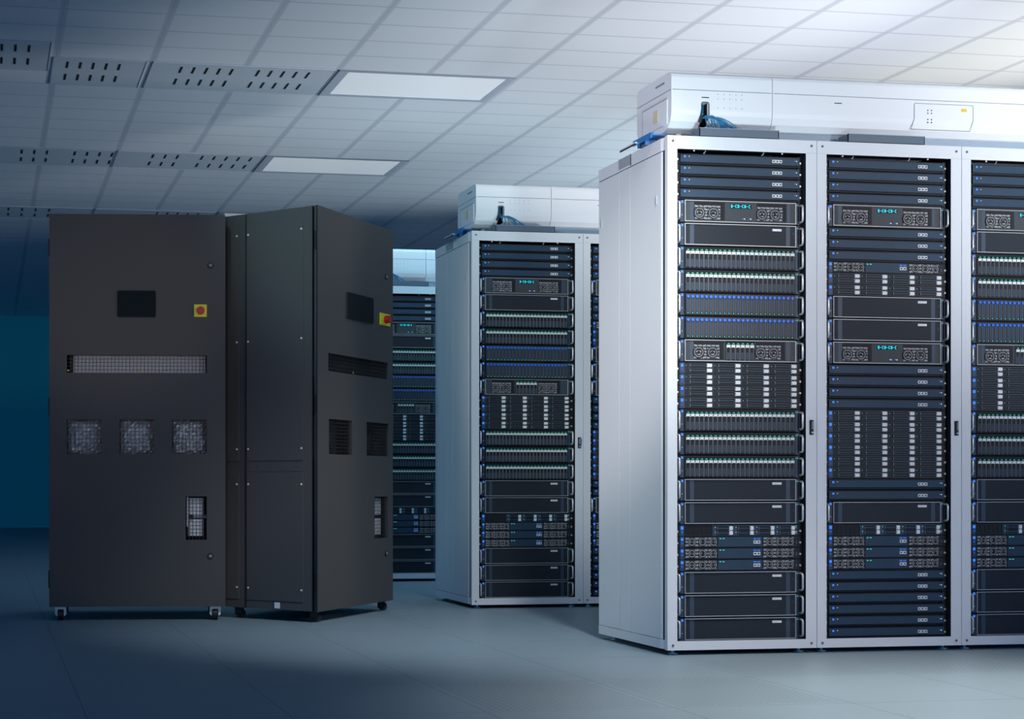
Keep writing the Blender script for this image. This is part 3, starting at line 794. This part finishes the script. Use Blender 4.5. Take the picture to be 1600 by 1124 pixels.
def ceiling_material():
    m = bpy.data.materials.new('metal_ceiling_tiles'); m.use_nodes = True; nt = m.node_tree; N = nt.nodes; L = nt.links
    b = N['Principled BSDF']; b.inputs['Roughness'].default_value = .6; b.inputs['Specular IOR Level'].default_value = .25
    tc = N.new('ShaderNodeTexCoord'); sp = N.new('ShaderNodeSeparateXYZ'); L.new(tc.outputs['Object'], sp.inputs[0])
    def math_(op, a, bb=None, c=None):
        n = N.new('ShaderNodeMath'); n.operation = op
        for i, v in enumerate((a, bb, c)):
            if v is None: continue
            if isinstance(v, (int, float)): n.inputs[i].default_value = v
            else: L.new(v, n.inputs[i])
        return n.outputs[0]
    fx = math_('FRACT', math_('DIVIDE', math_('SUBTRACT', sp.outputs['X'], 2.223-6-.3), .6))
    fy = math_('FRACT', math_('DIVIDE', math_('SUBTRACT', sp.outputs['Y'], 8.63-2.925-.14625), .2925))
    ex = math_('ABSOLUTE', math_('SUBTRACT', fx, .5)); ey = math_('ABSOLUTE', math_('SUBTRACT', fy, .5))
    lx = N.new('ShaderNodeMapRange'); lx.inputs['From Min'].default_value = .030; lx.inputs['From Max'].default_value = .046; lx.inputs['To Min'].default_value = 1; lx.inputs['To Max'].default_value = 0; L.new(ex, lx.inputs['Value'])
    core = math_('LESS_THAN', ex, .006)
    ly = math_('LESS_THAN', ey, .022)
    k = math_('MAXIMUM', math_('MULTIPLY', lx.outputs[0], .42), math_('MAXIMUM', math_('MULTIPLY', ly, .55), math_('MULTIPLY', core, .6)))
    mx = N.new('ShaderNodeMix'); mx.data_type = 'RGBA'; L.new(k, mx.inputs['Factor']); mx.inputs['A'].default_value = (.80, .81, .82, 1); mx.inputs['B'].default_value = (.40, .42, .48, 1)
    L.new(mx.outputs['Result'], b.inputs['Base Color'])
    n = N.new('ShaderNodeTexNoise'); n.inputs['Scale'].default_value = 150; L.new(tc.outputs['Object'], n.inputs['Vector'])
    hh = math_('SUBTRACT', math_('MULTIPLY', n.outputs['Fac'], .1), k)
    bp = N.new('ShaderNodeBump'); bp.inputs['Strength'].default_value = .25; bp.inputs['Distance'].default_value = .004; L.new(hh, bp.inputs['Height']); L.new(bp.outputs['Normal'], b.inputs['Normal'])
    return m
M['floor'] = floor_material(); M['ceil'] = ceiling_material()
M['wall'] = mat('teal_wall', (.01, .50, .50), .8)
CH = CAMZ+2.654
s = MB(); s.box(-9, 14, -4, 22, -.05, 0, 'floor'); tag(s.build('floor'), kind='structure')
s = MB(); s.box(-9, 14, -4, 22, CH, CH+.05, 'ceil'); tag(s.build('ceiling'), kind='structure')
s = MB(); s.box(-9, 14, 22, 22.1, 0, CH, 'wall'); tag(s.build('wall_back'), kind='structure')

# ---------------------------------------------------------------- ceiling lamps and vents
LY = [8.63, 10.97, 13.31]
for i, y in enumerate(LY):
    t = empty('ceiling_light', (2.223, y, CH))
    s = MB(); w, d = 1.2, .585
    vs_holes = [(.075, w-.06, .03, d-.055)]
    # frame ring lying in x-y
    xa, xb, ya, yb = vs_holes[0]
    s.box(.012, xa, .008, d-.008, -.006, -.0005, 'frame'); s.box(xb, w-.012, .008, d-.008, -.006, -.0005, 'frame'); s.box(xa, xb, .008, ya, -.006, -.0005, 'frame'); s.box(xa, xb, yb, d-.008, -.006, -.0005, 'frame')
    s.box(.004, w-.004, .002, .008, -.008, -.0005, 'seam')
    s.box(.004, .009, .002, d-.002, -.008, -.0005, 'seam')
    part(s, 'frame', t)
    s = MB(); s.box(xa, xb, ya, yb, -.004, -.0005, 'diff'); part(s, 'diffuser', t)
    tag(t, ['bright rectangular ceiling light nearest the camera, beside the slotted vent panel', 'rectangular ceiling light in the middle of the line of three', 'farthest ceiling light, just above the black cabinets'][i], 'ceiling light', 'ceiling lights')
def vent(x, y, cols, w, label):
    t = empty('ceiling_vent', (x, y, CH))
    s = MB(); d = .585; s.box(.012, w-.012, .008, d-.008, -.004, -.0005, 'vent')
    for (a, b, c, e) in ((.006, w-.006, .004, .009), (.006, w-.006, d-.009, d-.004), (.006, .010, .004, d-.004), (w-.010, w-.006, .004, d-.004)): s.box(a, b, c, e, -.006, -.0005, 'frame')
    part(s, 'vent_panel', t)
    for cx in cols:
        for cy in (.14, .40):
            q = MB(); q.box(cx-.007, cx+.007, cy-.065, cy+.065, -.0055, -.0038, 'black'); part(q, 'slot', t)
    tag(t, label, 'ceiling vent', 'slotted ceiling vents')
g5a = [.20+.082*i for i in range(5)]; g5b = [.70+.082*i for i in range(5)]
vent(1.023, 8.63, g5a+g5b, 1.2, 'slotted ceiling vent with two slot groups right next to the near ceiling light')
vent(.400, 8.63, [.10+.082*i for i in range(5)], .6, 'short slotted ceiling vent with one slot group between two other vents')
vent(-.30, 8.3375, [.06+.082*i for i in range(7)], .69, 'slotted ceiling vent at the left edge of the photo, nearest line')
vent(1.023, 10.97, [.30+.1*i for i in range(3)]+[.70+.1*i for i in range(5)], 1.2, 'slotted ceiling vent beside the middle ceiling light')
vent(-.177, 10.97, [.05+.1*i for i in range(3)]+[.45+.1*i for i in range(3)]+[.87+.1*i for i in range(4)], 1.2, 'slotted vent in the middle line, farther left from the lights')
vent(1.023, 13.31, [.62+.1*i for i in range(5)], 1.2, 'farthest slotted ceiling vent, peeking over the front-facing black cabinet')
vent(-.177, 13.31, [.25+.13*i for i in range(5)], 1.2, 'dim slotted vent at the far left, farthest line of vents')

# ---------------------------------------------------------------- light
def area(name, loc, size, sizey, power, col, target, spread=180):
    l = bpy.data.lights.new(name, 'AREA'); l.shape = 'RECTANGLE'; l.size = size; l.size_y = sizey; l.energy = power; l.color = col; l.spread = radians(spread)
    o = bpy.data.objects.new(name, l); COL.objects.link(o); o.location = loc
    from mathutils import Vector
    d = Vector(target)-Vector(loc); o.rotation_euler = d.to_track_quat('-Z', 'Y').to_euler()
    return o
w = bpy.data.worlds.new('world'); S.world = w; w.use_nodes = True
w.node_tree.nodes['Background'].inputs[0].default_value = (.0, .20, .60, 1); w.node_tree.nodes['Background'].inputs[1].default_value = 1.0
def spot(name, loc, target, power, col, angle, blend, size=.15):
    l = bpy.data.lights.new(name, 'SPOT'); l.energy = power; l.color = col; l.spot_size = radians(angle); l.spot_blend = blend; l.shadow_soft_size = size
    o = bpy.data.objects.new(name, l); COL.objects.link(o); o.location = loc
    from mathutils import Vector
    o.rotation_euler = (Vector(target)-Vector(loc)).to_track_quat('-Z', 'Y').to_euler()
    return o
spot('added_ceiling_fill', (5, 0.8, 1.2), (5.2, 8, 3.34), 855, (0.895, 0.965, 1.000), 50, 1, 0.15)  # unseen spots added to brighten the ceiling, not fittings of the room
spot('added_ceiling_fill', (9, 10, 1.4), (4.0, 10.8, 3.34), 1380, (0.761, 0.913, 1.000), 52, 1, 0.15)
spot('added_ceiling_fill', (2.2, 2.2, 0.3), (2.6, 7.3, 3.34), 300, (0.700, 0.950, 1.000), 40, 1, 0.15)
spot('added_ceiling_fill', (7.5, 6.6, 1.2), (4.0, 7.7, 3.34), 120, (0.167, 0.333, 1.000), 50, 1, 0.15)
spot('added_ceiling_fill', (6.5, 5.0, 1.0), (3.4, 8.0, 3.34), 520, (0.962, 0.981, 1.000), 46, 1, 0.15)
spot('added_ceiling_fill', (8.5, 6.6, 0.9), (5.6, 7.6, 3.34), 720, (1.000, 0.972, 0.889), 60, 1, 0.15)
spot('added_rack_front_fill', (5.6, -1, 2.6), (3.8, 5.2, 1.7), 600, (1.000, 0.907, 0.840), 36, 1, 0.4)  # added out of view to lift the rack fronts
spot('added_floor_fill', (3.3, 3.6, 3.3), (3.2, 3.6, 0), 860, (1.000, 0.907, 0.826), 70, 1, 0.15)  # added pair of unseen spots that brighten the floor tiles
spot('added_floor_fill', (2.4, 4.0, 3.2), (2.1, 6.2, 0), 335, (0.955, 0.985, 1.000), 50, 1, 0.15)
spot('added_rack_side_fill', (-2.6, 2.2, 3.1), (2.7, 5.95, 1.7), 765, (1.000, 0.941, 0.953), 22, 0.6, 0.15)  # added spots from the left so the rack side panels come out bright
spot('added_rack_side_fill', (-2.0, 3.5, 1.6), (2.7, 6.0, 0.9), 225, (0.900, 1.000, 0.900), 28, 0.8, 0.15)
spot('added_second_row_fill', (0.2, 4.5, 3.2), (2.65, 7.6, 1.6), 135, (0.630, 1.000, 1.000), 35, 0.6, 0.15)  # added cool fill for the left end of the second row
spot('added_cabinet_fill', (-2.2, 5.2, 1.5), (0.9, 6.9, 1.3), 17, (1.000, 0.794, 0.676), 30, 0.6, 0.15)  # unseen spots added to light the black cabinets neutrally
spot('added_cabinet_fill', (-0.4, 1.2, 1.2), (0.65, 7.2, 1.7), 162.5, (1.000, 0.896, 0.840), 15, 0.9, 0.15)
spot('added_cabinet_fill', (-0.4, 1.2, 0.9), (0.75, 7.2, 1.25), 80.6, (1.000, 0.806, 0.677), 26, 0.3, 0.15)
area('added_far_aisle_fill', (3.2, 8.9, 3.25), 1.6, .5, 9, (.15, .70, 1), (3.0, 9.5, .8), 120)  # added teal fill that tints the farthest row, no real lamp

S.view_settings.view_transform = 'Standard'; S.view_settings.look = 'None'; S.view_settings.exposure = 0; S.view_settings.gamma = 1; S.view_settings.use_curve_mapping = False
S.render.engine = 'CYCLES'
S.cycles.use_denoising = True
S.cycles.max_bounces = 6; S.cycles.diffuse_bounces = 4; S.cycles.glossy_bounces = 3; S.cycles.caustics_reflective = False; S.cycles.caustics_refractive = False
